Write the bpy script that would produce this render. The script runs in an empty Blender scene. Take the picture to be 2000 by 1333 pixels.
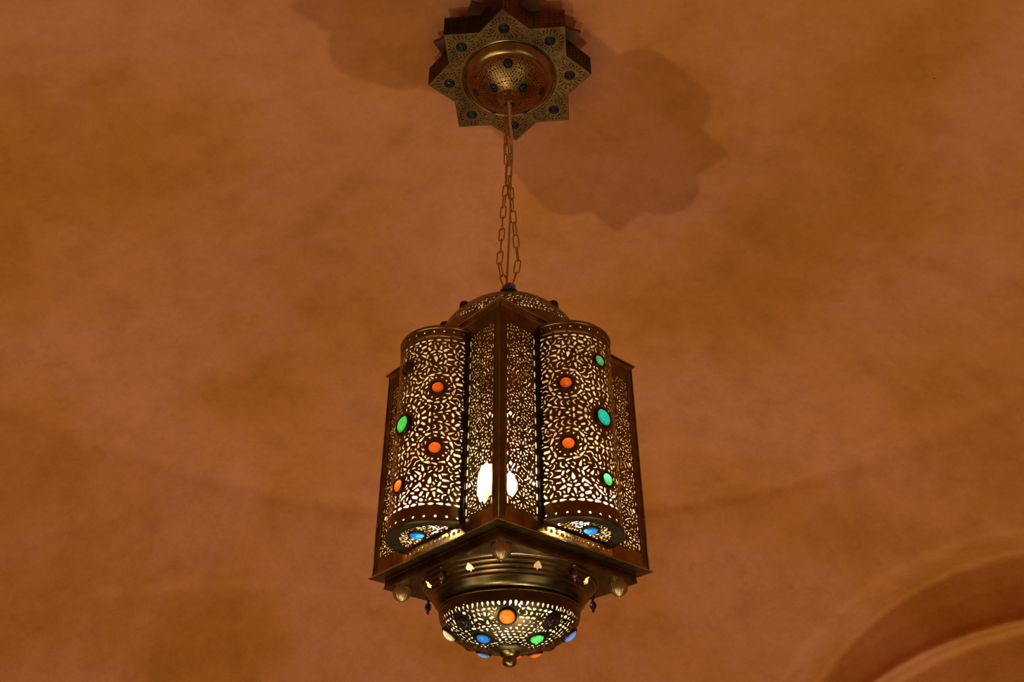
import bpy, bmesh, math, random
from math import sin, cos, pi, radians, hypot, sqrt, atan2
from mathutils import Vector, Matrix
from mathutils.geometry import delaunay_2d_cdt
import numpy as np

S = bpy.context.scene
COL = S.collection

# ---------------------------------------------------------------- camera
cam_d = bpy.data.cameras.new('camera')
cam_d.sensor_width = 36.0
cam_d.lens = 1761.85 * 36.0 / 2000.0
cam = bpy.data.objects.new('camera', cam_d)
COL.objects.link(cam)
_th, _ro = 0.5985, -0.0024
_fw = Vector((0, cos(_th), sin(_th))); _up = Vector((0, -sin(_th), cos(_th))); _rt = Vector((1, 0, 0))
_r2 = _rt * cos(_ro) + _up * sin(_ro); _u2 = -_rt * sin(_ro) + _up * cos(_ro)
M = Matrix((( _r2.x, _u2.x, -_fw.x, 0.0079), (_r2.y, _u2.y, -_fw.y, -2.3), (_r2.z, _u2.z, -_fw.z, 0.0), (0, 0, 0, 1)))
cam.matrix_world = M
cam_d.clip_end = 100
S.camera = cam

# ---------------------------------------------------------------- world, uplights and added fill, exposure
W = bpy.data.worlds.new('world'); S.world = W; W.use_nodes = True
bg = W.node_tree.nodes['Background']; bg.inputs[0].default_value = (1.0, 0.72, 0.5, 1); bg.inputs[1].default_value = 0.02

def light(name, kind, loc, energy, color, size=0.1, target=None, spot=None):
    d = bpy.data.lights.new(name, kind); d.energy = energy; d.color = color
    if kind == 'AREA': d.shape = 'DISK'; d.size = size
    else: d.shadow_soft_size = size
    if spot: d.spot_size = spot; d.spot_blend = 0.6
    o = bpy.data.objects.new(name, d); COL.objects.link(o); o.location = loc
    if target is not None:
        o.rotation_euler = (Vector(target) - Vector(loc)).to_track_quat('-Z', 'Y').to_euler()
    return o
WARM = (1.0, 0.88, 0.66)
light('floor_uplight', 'POINT', (-1.81, -1.89, -6.9), 510, WARM, 0.06)
light('floor_uplight', 'POINT', (1.29, 0.98, -6.9), 480, WARM, 0.07)
light('room_fill', 'AREA', (-4.5, -3.0, -5.0), 100, WARM, 4.5, (0, 2.8, 1.4))  # broad soft fill added below the view, no particular lamp
light('room_fill', 'AREA', (4.2, -4.5, -5.0), 70, WARM, 4.0, (0, 2.8, 1.4))
light('room_fill', 'AREA', (0.0, 3.0, -5.5), 45, WARM, 3.0, (0, 1.2, 2.4))

S.view_settings.view_transform = 'Standard'
S.view_settings.look = 'None'
S.view_settings.gamma = 1.0
S.view_settings.use_curve_mapping = False
S.view_settings.exposure = 0.0
try:
    S.cycles.max_bounces = 10; S.cycles.transparent_max_bounces = 16
    S.cycles.sample_clamp_indirect = 4.0; S.cycles.use_denoising = True
except Exception: pass

PSI = -0.0658          # turn of the lantern about its hanging axis
random.seed(7)

# ---------------------------------------------------------------- materials
def mat(name):
    m = bpy.data.materials.new(name); m.use_nodes = True
    nt = m.node_tree; nt.nodes.clear()
    out = nt.nodes.new('ShaderNodeOutputMaterial')
    return m, nt, out
def N(nt, t, **k):
    n = nt.nodes.new(t)
    for a, v in k.items():
        if a in n.inputs: n.inputs[a].default_value = v
        else: setattr(n, a, v)
    return n
def noise(nt, scale, detail=4, rough=0.55, vec=None, dist=0.0):
    n = N(nt, 'ShaderNodeTexNoise'); n.inputs['Scale'].default_value = scale
    n.inputs['Detail'].default_value = detail; n.inputs['Roughness'].default_value = rough
    n.inputs['Distortion'].default_value = dist
    if vec is None:
        tc = N(nt, 'ShaderNodeTexCoord'); vec = tc.outputs['Object']
    nt.links.new(vec, n.inputs['Vector'])
    return n
def ramp(nt, src, stops):
    r = N(nt, 'ShaderNodeValToRGB')
    el = r.color_ramp.elements
    while len(el) < len(stops): el.new(0.5)
    for e, (p, c) in zip(el, stops):
        e.position = p; e.color = (c[0], c[1], c[2], 1)
    nt.links.new(src, r.inputs[0]); return r

def brass(name, c1, c2, rough=0.3, scale=14, metallic=1.0, bump=0.02):
    m, nt, out = mat(name)
    p = N(nt, 'ShaderNodeBsdfPrincipled'); p.inputs['Metallic'].default_value = metallic
    n = noise(nt, scale, 5, 0.6)
    r = ramp(nt, n.outputs[0], [(0.35, c2), (0.62, c1)])
    nt.links.new(r.outputs[0], p.inputs['Base Color'])
    n2 = noise(nt, 55, 3, 0.5)
    mr = N(nt, 'ShaderNodeMapRange'); mr.inputs['To Min'].default_value = rough - 0.07; mr.inputs['To Max'].default_value = rough + 0.12
    nt.links.new(n2.outputs[0], mr.inputs['Value']); nt.links.new(mr.outputs[0], p.inputs['Roughness'])
    b = N(nt, 'ShaderNodeBump'); b.inputs['Strength'].default_value = bump * 6; b.inputs['Distance'].default_value = 0.002
    nt.links.new(n2.outputs[0], b.inputs['Height']); nt.links.new(b.outputs[0], p.inputs['Normal'])
    nt.links.new(p.outputs[0], out.inputs[0]); return m
BRASS = brass('aged_brass', (0.34, 0.23, 0.072), (0.17, 0.112, 0.040), 0.27)
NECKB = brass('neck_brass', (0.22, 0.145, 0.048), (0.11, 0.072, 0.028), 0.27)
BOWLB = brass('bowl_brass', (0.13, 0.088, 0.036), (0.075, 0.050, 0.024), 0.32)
LITB = brass('lit_brass', (0.85, 0.56, 0.20), (0.70, 0.44, 0.14), 0.30)  # lightened brass, the light that falls on it put into the colour
POST = brass('dull_post_brass', (0.17, 0.122, 0.058), (0.09, 0.064, 0.034), 0.38)
SHEET = brass('pierced_brass', (0.21, 0.145, 0.056), (0.12, 0.082, 0.036), 0.30)
DARKB = brass('dark_patina_shade_brass', (0.07, 0.045, 0.028), (0.035, 0.024, 0.016), 0.45)
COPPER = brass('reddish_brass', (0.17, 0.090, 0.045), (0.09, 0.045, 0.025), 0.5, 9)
CHAINM = brass('chain_brass', (0.55, 0.36, 0.14), (0.40, 0.24, 0.09), 0.42)

def gem_mat(name, col, lit=True, gloss=0.08):
    m, nt, out = mat(name)
    n = noise(nt, 160, 4, 0.65)
    dk = tuple(c * 0.72 for c in col); lt = tuple(min(1, c * 1.0 + 0.02) for c in col)
    r = ramp(nt, n.outputs[0], [(0.38, dk), (0.6, lt)])
    g = N(nt, 'ShaderNodeBsdfGlossy'); g.inputs['Roughness'].default_value = gloss
    if lit:
        t = N(nt, 'ShaderNodeBsdfTranslucent'); d = N(nt, 'ShaderNodeBsdfDiffuse')
        nt.links.new(r.outputs[0], t.inputs[0]); nt.links.new(r.outputs[0], d.inputs[0])
        mx = N(nt, 'ShaderNodeMixShader'); mx.inputs[0].default_value = 0.2
        nt.links.new(t.outputs[0], mx.inputs[1]); nt.links.new(d.outputs[0], mx.inputs[2])
    else:
        mx = N(nt, 'ShaderNodeBsdfDiffuse'); nt.links.new(r.outputs[0], mx.inputs[0])
    f = N(nt, 'ShaderNodeFresnel'); f.inputs[0].default_value = 1.45
    m2 = N(nt, 'ShaderNodeMixShader')
    nt.links.new(f.outputs[0], m2.inputs[0]); nt.links.new(mx.outputs[0], m2.inputs[1]); nt.links.new(g.outputs[0], m2.inputs[2])
    nt.links.new(m2.outputs[0], out.inputs[0]); return m
GEM = {
    'orange': gem_mat('orange_glass', (0.90, 0.155, 0.008)),
    'amber': gem_mat('amber_glass', (1.0, 0.30, 0.02)),
    'green': gem_mat('green_glass', (0.07, 0.95, 0.20)),
    'seagreen': gem_mat('sea_green_glass', (0.10, 0.80, 0.36)),
    'cyan': gem_mat('turquoise_glass', (0.005, 0.80, 0.90)),
    'blue': gem_mat('blue_glass', (0.003, 0.17, 0.80)),
    'periwinkle': gem_mat('pale_blue_glass', (0.12, 0.28, 0.98)),
    'white': gem_mat('milk_glass', (1.0, 0.90, 0.74)),
    'red': gem_mat('red_glass', (0.95, 0.06, 0.03)),
    'brown': gem_mat('dark_amber_glass', (0.035, 0.010, 0.004), False),
    'navy': gem_mat('dark_blue_glass', (0.003, 0.006, 0.016), False, 0.05),
    'teal': gem_mat('dark_teal_glass', (0.003, 0.020, 0.026), False, 0.05),
    'cobalt': gem_mat('cobalt_glass', (0.045, 0.08, 0.50), False),
}

def liner_mat():
    m, nt, out = mat('frosted_liner_glass')
    n = noise(nt, 24, 3)
    r = ramp(nt, n.outputs[0], [(0.36, (0.60, 0.43, 0.25)), (0.56, (1.0, 0.90, 0.66))])
    t = N(nt, 'ShaderNodeBsdfTranslucent'); d = N(nt, 'ShaderNodeBsdfDiffuse'); tr = N(nt, 'ShaderNodeBsdfTransparent')
    nt.links.new(r.outputs[0], t.inputs[0]); nt.links.new(r.outputs[0], d.inputs[0])
    m1 = N(nt, 'ShaderNodeMixShader'); m1.inputs[0].default_value = 0.25
    nt.links.new(t.outputs[0], m1.inputs[1]); nt.links.new(d.outputs[0], m1.inputs[2])
    m2 = N(nt, 'ShaderNodeMixShader'); m2.inputs[0].default_value = 0.35
    nt.links.new(m1.outputs[0], m2.inputs[1]); nt.links.new(tr.outputs[0], m2.inputs[2])
    nt.links.new(m2.outputs[0], out.inputs[0]); return m
LINER = liner_mat()
def bulb_mat(name, col, s):
    m, nt, out = mat(name)
    e = N(nt, 'ShaderNodeEmission'); e.inputs[0].default_value = (*col, 1); e.inputs[1].default_value = s
    nt.links.new(e.outputs[0], out.inputs[0]); return m
BULB = bulb_mat('lit_bulb_glass', (1.0, 0.84, 0.58), 62)
BAYFILL = bulb_mat('bay_fill_glow', (1.0, 0.84, 0.58), 420)

def plaster():
    m, nt, out = mat('ochre_plaster')
    p = N(nt, 'ShaderNodeBsdfPrincipled'); p.inputs['Roughness'].default_value = 0.85
    p.inputs['Specular IOR Level'].default_value = 0.12
    tc = N(nt, 'ShaderNodeTexCoord')
    n1 = noise(nt, 1.15, 5, 0.52, tc.outputs['Object'], 0.25)
    r1 = ramp(nt, n1.outputs[0], [(0.36, (0.49, 0.178, 0.026)), (0.47, (0.55, 0.205, 0.048)), (0.60, (0.59, 0.228, 0.092))])
    n2 = noise(nt, 5.0, 6, 0.65, tc.outputs['Object'])
    r2 = ramp(nt, n2.outputs[0], [(0.30, (0.86, 0.82, 0.74)), (0.55, (1, 1, 1)), (0.75, (1.04, 1.03, 1.06))])
    mx = N(nt, 'ShaderNodeMix', data_type='RGBA', blend_type='MULTIPLY'); mx.inputs[0].default_value = 1.0
    nt.links.new(r1.outputs[0], mx.inputs[6]); nt.links.new(r2.outputs[0], mx.inputs[7])
    # trowel streaks running down from the crown: noise stretched along the meridians
    mp = N(nt, 'ShaderNodeMapping'); mp.inputs['Scale'].default_value = (1, 1, 1)
    sep = N(nt, 'ShaderNodeSeparateXYZ'); nt.links.new(tc.outputs['Object'], sep.inputs[0])
    at = N(nt, 'ShaderNodeMath', operation='ARCTAN2'); nt.links.new(sep.outputs[1], at.inputs[0]); nt.links.new(sep.outputs[0], at.inputs[1])
    cx = N(nt, 'ShaderNodeCombineXYZ')
    ma = N(nt, 'ShaderNodeMath', operation='MULTIPLY'); ma.inputs[1].default_value = 11.0; nt.links.new(at.outputs[0], ma.inputs[0])
    nt.links.new(ma.outputs[0], cx.inputs[0])
    ln = N(nt, 'ShaderNodeVectorMath', operation='LENGTH'); nt.links.new(tc.outputs['Object'], ln.inputs[0])
    mz = N(nt, 'ShaderNodeMath', operation='MULTIPLY'); mz.inputs[1].default_value = 1.6; nt.links.new(sep.outputs[2], mz.inputs[0])
    nt.links.new(mz.outputs[0], cx.inputs[1])
    n3 = noise(nt, 1.0, 6, 0.6, cx.outputs[0], 0.4)
    r3 = ramp(nt, n3.outputs[0], [(0.33, (0.88, 0.84, 0.78)), (0.5, (1, 1, 1)), (0.72, (1.05, 1.05, 1.09))])
    mx2 = N(nt, 'ShaderNodeMix', data_type='RGBA', blend_type='MULTIPLY'); mx2.inputs[0].default_value = 0.3
    nt.links.new(mx.outputs[2], mx2.inputs[6]); nt.links.new(r3.outputs[0], mx2.inputs[7])
    # sparse dark specks
    n4 = noise(nt, 34, 2, 0.5, tc.outputs['Object'])
    r4 = ramp(nt, n4.outputs[0], [(0.0, (1, 1, 1)), (0.79, (1, 1, 1)), (0.83, (0.55, 0.45, 0.4))])
    mx3 = N(nt, 'ShaderNodeMix', data_type='RGBA', blend_type='MULTIPLY'); mx3.inputs[0].default_value = 1.0
    nt.links.new(mx2.outputs[2], mx3.inputs[6]); nt.links.new(r4.outputs[0], mx3.inputs[7])
    n7 = noise(nt, 26, 6, 0.75, tc.outputs['Object'], 0.6)
    r7 = ramp(nt, n7.outputs[0], [(0.36, (0.88, 0.86, 0.82)), (0.52, (1, 1, 1)), (0.7, (1.05, 1.05, 1.08))])
    mx4 = N(nt, 'ShaderNodeMix', data_type='RGBA', blend_type='MULTIPLY'); mx4.inputs[0].default_value = 0.55
    nt.links.new(mx3.outputs[2], mx4.inputs[6]); nt.links.new(r7.outputs[0], mx4.inputs[7])
    nt.links.new(mx4.outputs[2], p.inputs['Base Color'])
    n5 = noise(nt, 3.2, 8, 0.62, tc.outputs['Object'])
    b = N(nt, 'ShaderNodeBump'); b.inputs['Strength'].default_value = 0.35; b.inputs['Distance'].default_value = 0.035
    nt.links.new(n5.outputs[0], b.inputs['Height'])
    n6 = noise(nt, 90, 4, 0.6, tc.outputs['Object'])
    b2 = N(nt, 'ShaderNodeBump'); b2.inputs['Strength'].default_value = 0.25; b2.inputs['Distance'].default_value = 0.004
    nt.links.new(n6.outputs[0], b2.inputs['Height']); nt.links.new(b.outputs[0], b2.inputs['Normal'])
    nt.links.new(b2.outputs[0], p.inputs['Normal'])
    nt.links.new(p.outputs[0], out.inputs[0]); return m
PLASTER = plaster()

# ---------------------------------------------------------------- ceiling: saucer dome on pendentives over arches
def ceiling_radius(az, el):
    """distance from the springing centre; az clockwise from +y"""
    w = (sin(az) * cos(el), cos(az) * cos(el), sin(el))
    RP = 3.56
    cz, RC = -2.505, 5.475
    b = -cz * w[2]; c = cz * cz - RC * RC
    rc = -b + sqrt(b * b - c)
    k = 0.012                                        # soft crease where the dome meets the pendentives
    h = max(k * 2 - abs(rc - RP), 0) / (k * 2)
    rho = min(rc, RP) - h * h * k * 0.5
    # low moulding just under the rim, waxing and waning with the hand of the plasterer
    d = el - radians(38.0)
    amp = 0.024 * (0.6 + 0.4 * sin(az * 3.1 + 1.0))
    rho += amp * math.exp(-(d / radians(0.8)) ** 2) - 0.6 * amp * math.exp(-((d - radians(1.6)) / radians(0.7)) ** 2)
    # four arches
    for kk in range(4):
        ph = radians(48) + kk * pi / 2
        n = (sin(ph), cos(ph)); t = (cos(ph), -sin(ph))
        wn = w[0] * n[0] + w[1] * n[1]
        if wn < 0.6: continue
        D = 3.11
        if kk == 3:                                   # blind arch, left: only a shallow set-back
            T = D / wn; lat = T * (w[0] * cos(radians(-26)) - w[1] * sin(radians(-26)))
            n2 = (sin(radians(-26)), cos(radians(-26)))
            wn2 = w[0] * n2[0] + w[1] * n2[1]
            if wn2 > 0.5:
                T = D / wn2
                lat = T * (w[0] * n2[1] - w[1] * n2[0]); z = T * w[2]
                q = 5.32 - hypot(lat - 0.5, z + 3.53)
                fade = max(0.0, 1 - ((lat + 0.2) / 1.35) ** 2)
                s = 1 / (1 + math.exp(-max(-40, min(40, q / 0.010))))
                rho += 0.009 * s * fade * math.exp(-max(q, 0) / 0.5)
            continue
        T = D / wn
        lat = T * (w[0] * t[0] + w[1] * t[1]); z = T * w[2]
        q = hypot(lat, z)
        if rho * wn > D - 0.05 and q < 1.80:
            # soffit, softly rounded at its lip
            qd = hypot(w[0] * t[0] + w[1] * t[1], w[2])
            r_sof = 1.73 / max(qd, 1e-6)
            D2 = 3.42
            r_pl = D2 / wn
            lat2 = r_pl * (w[0] * t[0] + w[1] * t[1]); z2 = r_pl * w[2]
            q2 = 2.24 - hypot(lat2, z2 + 0.83)        # inner, flatter arch
            if q2 > -0.2:
                s = 1 / (1 + math.exp(-max(-40, min(40, (q2 - 0.055) / 0.010))))
                r_pl += -0.050 * math.exp(-((q2 - 0.02) / 0.034) ** 2) + 0.16 * s
            inner = min(r_sof, r_pl)
            kk2 = 0.05
            hh = max(kk2 - abs(inner - rho), 0) / kk2
            rho = max(rho, inner) + hh * hh * kk2 * 0.25
    return rho

def build_ceiling():
    azs = [-60 + i * 0.35 for i in range(int(135 / 0.35))] + [75 + i * 3 for i in range(int(225 / 3))]
    els = [-6 + i * 2 for i in range(10)] + [14 + i * 0.3 for i in range(87)] + [40 + i * 1.0 for i in range(50)]
    verts = []; faces = []
    for e in els:
        for a in azs:
            A, E = radians(a), radians(e)
            r = ceiling_radius(A, E)
            verts.append((r * sin(A) * cos(E), r * cos(A) * cos(E), r * sin(E)))
    n = len(azs)
    for j in range(len(els) - 1):
        for i in range(n):
            a = j * n + i; b = j * n + (i + 1) % n
            faces.append((a, a + n, b + n, b))
    verts.append((0, 0, 2.97)); top = len(verts) - 1
    j = len(els) - 1
    for i in range(n): faces.append((j * n + i, top, j * n + (i + 1) % n))
    me = bpy.data.meshes.new('ceiling'); me.from_pydata(verts, [], faces); me.update()
    for p in me.polygons: p.use_smooth = True
    me.materials.append(PLASTER)
    o = bpy.data.objects.new('ceiling', me); COL.objects.link(o)
    o['kind'] = 'structure'; o['label'] = 'ochre and pink plastered dome ceiling on pendentives and arches'
    return o
build_ceiling()

# ---------------------------------------------------------------- mesh helpers
def link_mesh(name, verts, faces, m, parent=None, smooth=False, angle=None, solid=0.0, offset=-1):
    me = bpy.data.meshes.new(name); me.from_pydata(verts, [], faces); me.update()
    if smooth:
        for p in me.polygons: p.use_smooth = True
        if angle:
            me.set_sharp_from_angle(angle=radians(angle))
    me.materials.append(m)
    o = bpy.data.objects.new(name, me); COL.objects.link(o)
    if parent: o.parent = parent
    if solid:
        s = o.modifiers.new('thickness', 'SOLIDIFY'); s.thickness = solid; s.offset = offset
        if smooth:
            es = o.modifiers.new('crisp_edges', 'EDGE_SPLIT'); es.split_angle = radians(40)
    return o
def copy_tree(o, parent=None, rotz=None):
    c = o.copy(); COL.objects.link(c); c.parent = parent
    if rotz is not None: c.rotation_euler.z = rotz
    for ch in list(o.children): copy_tree(ch, c)
    return c
def lathe(profile, seg=64, close_bottom=False, close_top=False, cx=0, cy=0):
    v = []; f = []
    for r, z in profile:
        for i in range(seg):
            a = 2 * pi * i / seg; v.append((cx + r * cos(a), cy + r * sin(a), z))
    for j in range(len(profile) - 1):
        for i in range(seg):
            a = j * seg + i; b = j * seg + (i + 1) % seg
            f.append((a, b, b + seg, a + seg))
    if close_bottom: f.append(tuple(range(seg - 1, -1, -1)))
    if close_top: f.append(tuple(range((len(profile) - 1) * seg, len(profile) * seg)))
    return v, f
def loft_square(profile, cap_ends=(False, False), k0=0):
    """square rings with half diagonal D at height z, corners on the local axes turned 45 deg later"""
    v = []; f = []
    for D, z in profile:
        for k in range(4):
            a = -pi / 2 + k * pi / 2; v.append((D * cos(a), D * sin(a), z))
    for j in range(len(profile) - 1):
        for i in range(4):
            a = j * 4 + i; b = j * 4 + (i + 1) % 4
            f.append((a, b, b + 4, a + 4))
    if cap_ends[0]: f.append((3, 2, 1, 0))
    if cap_ends[1]:
        n = (len(profile) - 1) * 4; f.append((n, n + 1, n + 2, n + 3))
    return v, f
def box(x0, x1, y0, y1, z0, z1):
    v = [(x0, y0, z0), (x1, y0, z0), (x1, y1, z0), (x0, y1, z0), (x0, y0, z1), (x1, y0, z1), (x1, y1, z1), (x0, y1, z1)]
    f = [(0, 3, 2, 1), (4, 5, 6, 7), (0, 1, 5, 4), (1, 2, 6, 5), (2, 3, 7, 6), (3, 0, 4, 7)]
    return v, f
def join(*parts):
    V = []; F = []
    for v, f in parts:
        n = len(V); V += v; F += [tuple(i + n for i in q) for q in f]
    return V, F
def tube(path, r, seg=10, closed=False):
    P = [Vector(p) for p in path]; n = len(P); V = []; F = []
    up = Vector((0.13, 1, 0.07)).normalized()
    for i, p in enumerate(P):
        a = P[(i - 1) % n] if (closed or i > 0) else P[0]
        b = P[(i + 1) % n] if (closed or i < n - 1) else P[-1]
        t = (b - a).normalized(); s = t.cross(up).normalized(); u = s.cross(t)
        rr = r[i] if isinstance(r, (list, tuple)) else r
        for k in range(seg):
            an = 2 * pi * k / seg; q = p + s * rr * cos(an) + u * rr * sin(an); V.append(tuple(q))
    m = n if closed else n - 1
    for i in range(m):
        for k in range(seg):
            a = i * seg + k; b = i * seg + (k + 1) % seg
            c = ((i + 1) % n) * seg + (k + 1) % seg; d = ((i + 1) % n) * seg + k
            F.append((a, b, c, d))
    if not closed:
        F.append(tuple(range(seg - 1, -1, -1))); F.append(tuple(range((n - 1) * seg, n * seg)))
    return V, F

# ---------------------------------------------------------------- pierced sheet generator
def rot(pts, a, x, y):
    c, s = cos(a), sin(a); return [(x + c * px - s * py, y + s * px + c * py) for px, py in pts]
def shape(kind, L, w):
    """outline and covering discs of one punched hole, centred, long axis along x"""
    if kind == 'dot':
        return [(w * cos(i * pi / 4), w * sin(i * pi / 4)) for i in range(8)], [(0, 0, w)]
    if kind == 'dash':
        h = L / 2
        return [(-h, -w * .5), (-h + w * .5, -w), (h - w * .5, -w), (h, -w * .4), (h, w * .5), (h - w * .4, w), (-h + w * .6, w), (-h, w * .4)], \
               [(-h + w, 0, w), (0, 0, w), (h - w, 0, w)]
    if kind == 'drop':
        h = L / 2
        return [(-h, 0), (-h * .2, -w * .7), (h * .35, -w), (h * .8, -w * .75), (h, 0), (h * .8, w * .75), (h * .35, w), (-h * .2, w * .7)], \
               [(h * .45, 0, w), (0, 0, w * .85), (-h * .6, 0, w * .45)]
    if kind == 'tri':
        h = L / 2
        return [(-h, -w), (-h * .2, -w * .85), (h, -w * .15), (h, w * .25), (-h * .3, w), (-h, w * .8)], [(-h * .45, 0, w), (h * .4, 0, w * .6)]
    if kind == 'chev':
        h = L / 2; t = w * .62
        return [(-h, -w * 1.1), (-h * .1, w * .35), (h * .1, w * .35), (h, -w * 1.1), (h * 1.05, -w * .2), (h * .35, w * 1.25), (-h * .35, w * 1.25), (-h * 1.05, -w * .2)], \
               [(-h * .75, -w * .3, w * .8), (0, w * .7, w * .8), (h * .75, -w * .3, w * .8)]
    if kind == 'fish':
        h = L / 2
        return [(-h, -w), (-h * .45, -w * .35), (h * .1, -w * .9), (h * .7, -w * .6), (h, 0), (h * .7, w * .6), (h * .1, w * .9), (-h * .45, w * .35), (-h, w * .9), (-h * .8, 0)], \
               [(-h * .7, 0, w), (h * .3, 0, w)]
    if kind == 'leaf':
        h = L / 2
        return [(-h, 0), (-h * .4, -w * .8), (h * .1, -w), (h * .6, -w * .6), (h, 0), (h * .6, w * .6), (h * .1, w), (-h * .4, w * .8)], \
               [(0, 0, w), (-h * .5, 0, w * .6), (h * .5, 0, w * .6)]
    if kind == 'hook':
        h = L / 2; t = w * .55
        return [(-h, -t), (h, -t), (h, w * 2.4), (h - 2 * t, w * 2.4), (h - 2 * t, t), (-h, t)], [(-h * .6, 0, t * 1.2), (0, 0, t * 1.2), (h - t, 0, t * 1.3), (h - t, w * 1.5, t * 1.3)]
    if kind == 'rect':
        return [(-L / 2, -w), (L / 2, -w), (L / 2, w), (-L / 2, w)], [(-L / 2 + w, 0, w * 1.15), (0, 0, w), (L / 2 - w, 0, w * 1.15)]
class Pattern:
    def __init__(self, region, sym=None, gap=0.0021):
        self.region = region; self.sym = sym or [lambda x, y: (x, y)]; self.holes = []; self.g = {}; self.gap = gap; self.cs = 0.02
    def near(self, x, y):
        i, j = int(x // self.cs), int(y // self.cs)
        for a in (-2, -1, 0, 1, 2):
            for b in (-2, -1, 0, 1, 2):
                for d in self.g.get((i + a, j + b), ()): yield d
    def free(self, discs, own=()):
        for x, y, r in discs:
            if not self.region(x, y, r): return False
            for a, b, c in self.near(x, y):
                if hypot(a - x, b - y) < r + c + self.gap: return False
        return True
    def put(self, poly, discs):
        if poly is not None: self.holes.append(poly)
        for d in discs: self.g.setdefault((int(d[0] // self.cs), int(d[1] // self.cs)), []).append(d)
    def block(self, x, y, r):
        for f in self.sym: 
            q = f(x, y); self.put(None, [(q[0], q[1], r)])
    def add(self, kind, x, y, ang=0, L=0.012, w=0.003, force=False):
        poly, discs = shape(kind, L, w)
        poly = rot(poly, ang, x, y); dd = rot([(a, b) for a, b, _ in discs], ang, x, y)
        discs = [(p[0], p[1], d[2]) for p, d in zip(dd, discs)]
        imgs = []
        for f in self.sym:
            P = [f(*p) for p in poly]; Dd = [(*f(a, b), r) for a, b, r in discs]
            cx = sum(p[0] for p in P) / len(P); cy = sum(p[1] for p in P) / len(P)
            dup = False; bad = False
            for (c2, P2, D2) in imgs:
                if hypot(c2[0] - cx, c2[1] - cy) < 1e-4: dup = True; break
                for a in Dd:
                    for b in D2:
                        if hypot(a[0] - b[0], a[1] - b[1]) < a[2] + b[2] + self.gap: bad = True
            if dup: continue
            if bad: return False
            imgs.append(((cx, cy), P, Dd))
        for _, P, Dd in imgs:
            if not self.free(Dd): return False
        for _, P, Dd in imgs: self.put(P, Dd)
        return True
def inside(poly, x, y):
    c = False; n = len(poly); j = n - 1
    for i in range(n):
        xi, yi = poly[i]; xj, yj = poly[j]
        if (yi > y) != (yj > y) and x < (xj - xi) * (y - yi) / (yj - yi) + xi: c = not c
        j = i
    return c
def pierced(name, outline, holes, mapf, m, parent=None, grid=None, thick=0.0014, smooth=True, offset=-1, voids=()):
    """flat sheet with real punched holes, bent by mapf(x, y) -> xyz"""
    holes = list(holes) + list(voids)
    pts = []; edges = []
    def loop(poly, step=None):
        s = len(pts)
        q = []
        for i, p in enumerate(poly):
            b = poly[(i + 1) % len(poly)]
            k = 1
            if step: k = max(1, int(hypot(b[0] - p[0], b[1] - p[1]) / step + 0.5))
            for t in range(k): q.append((p[0] + (b[0] - p[0]) * t / k, p[1] + (b[1] - p[1]) * t / k))
        pts.extend(q)
        for i in range(len(q)): edges.append((s + i, s + (i + 1) % len(q)))
    loop(outline, grid)
    bb = []
    for h in holes:
        xs = [p[0] for p in h]; ys = [p[1] for p in h]; bb.append((min(xs), max(xs), min(ys), max(ys)))
        loop(h, grid)
    cs = 0.03; hg = {}
    for i, b in enumerate(bb):
        for a in range(int(b[0] // cs), int(b[1] // cs) + 1):
            for c in range(int(b[2] // cs), int(b[3] // cs) + 1): hg.setdefault((a, c), []).append(i)
    def in_hole(x, y, mrg=0.0):
        for i in hg.get((int(x // cs), int(y // cs)), ()):
            b = bb[i]
            if b[0] - mrg <= x <= b[1] + mrg and b[2] - mrg <= y <= b[3] + mrg:
                if mrg or inside(holes[i], x, y): return True
        return False
    if grid:
        xs = [p[0] for p in outline]; ys = [p[1] for p in outline]
        x = min(xs) + grid * .5
        while x < max(xs):
            y = min(ys) + grid * .5
            while y < max(ys):
                if inside(outline, x, y) and not in_hole(x, y, 0.0008): pts.append((x + 1e-5 * (len(pts) % 7), y))
                y += grid
            x += grid
    V, Ed, Fc, *_ = delaunay_2d_cdt([Vector(p) for p in pts], edges, [], 0, 1e-7)
    faces = []
    for f in Fc:
        x = sum(V[i][0] for i in f) / len(f); y = sum(V[i][1] for i in f) / len(f)
        if not inside(outline, x, y) or in_hole(x, y): continue
        faces.append(tuple(f))
    used = sorted({i for f in faces for i in f}); ix = {k: i for i, k in enumerate(used)}
    vv = [tuple(mapf(V[i][0], V[i][1])) for i in used]
    faces = [tuple(ix[i] for i in f) for f in faces]
    return link_mesh(name, vv, faces, m, parent, smooth, 35, thick, offset)

def circle(x, y, r, n=16): return [(x + r * cos(2 * pi * i / n), y + r * sin(2 * pi * i / n)) for i in range(n)]

KINDS = ['drop', 'chev', 'tri', 'dash', 'fish', 'leaf']
def arabesque(P, foci, rng, spacing=0.0145, size=1.0, reach=0.25):
    """rings of punched holes round each medallion, meeting half way between medallions, gaps then filled with small marks"""
    for (fx, fy, r0, wgt) in foci:
        r = r0 + 0.0065 * size; k = 0
        while r < reach:
            n = max(6, int(round(2 * pi * r / (spacing * (0.92 + 0.16 * (k % 2))))))
            kind = KINDS[(k * 5 + int(r0 * 997)) % len(KINDS)]
            for i in range(n):
                a = 2 * pi * (i + 0.5 * (k % 2)) / n
                x, y = fx + r * cos(a), fy + r * sin(a)
                dmy = hypot(x - fx, y - fy) / wgt
                if any(hypot(x - gx, y - gy) / gw < dmy - 1e-6 for gx, gy, _, gw in foci): continue
                kd = kind if rng.random() < 0.72 else rng.choice(KINDS)
                tang = a + (pi / 2 if k % 2 else 0) + rng.uniform(-.45, .45)
                L = size * rng.uniform(0.0110, 0.0185); w = size * rng.uniform(0.0023, 0.0038)
                if not P.add(kd, x, y, tang, L, w): P.add('dash', x, y, tang, L * .7, w * .8)
            r += 0.0140 * size; k += 1
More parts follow.
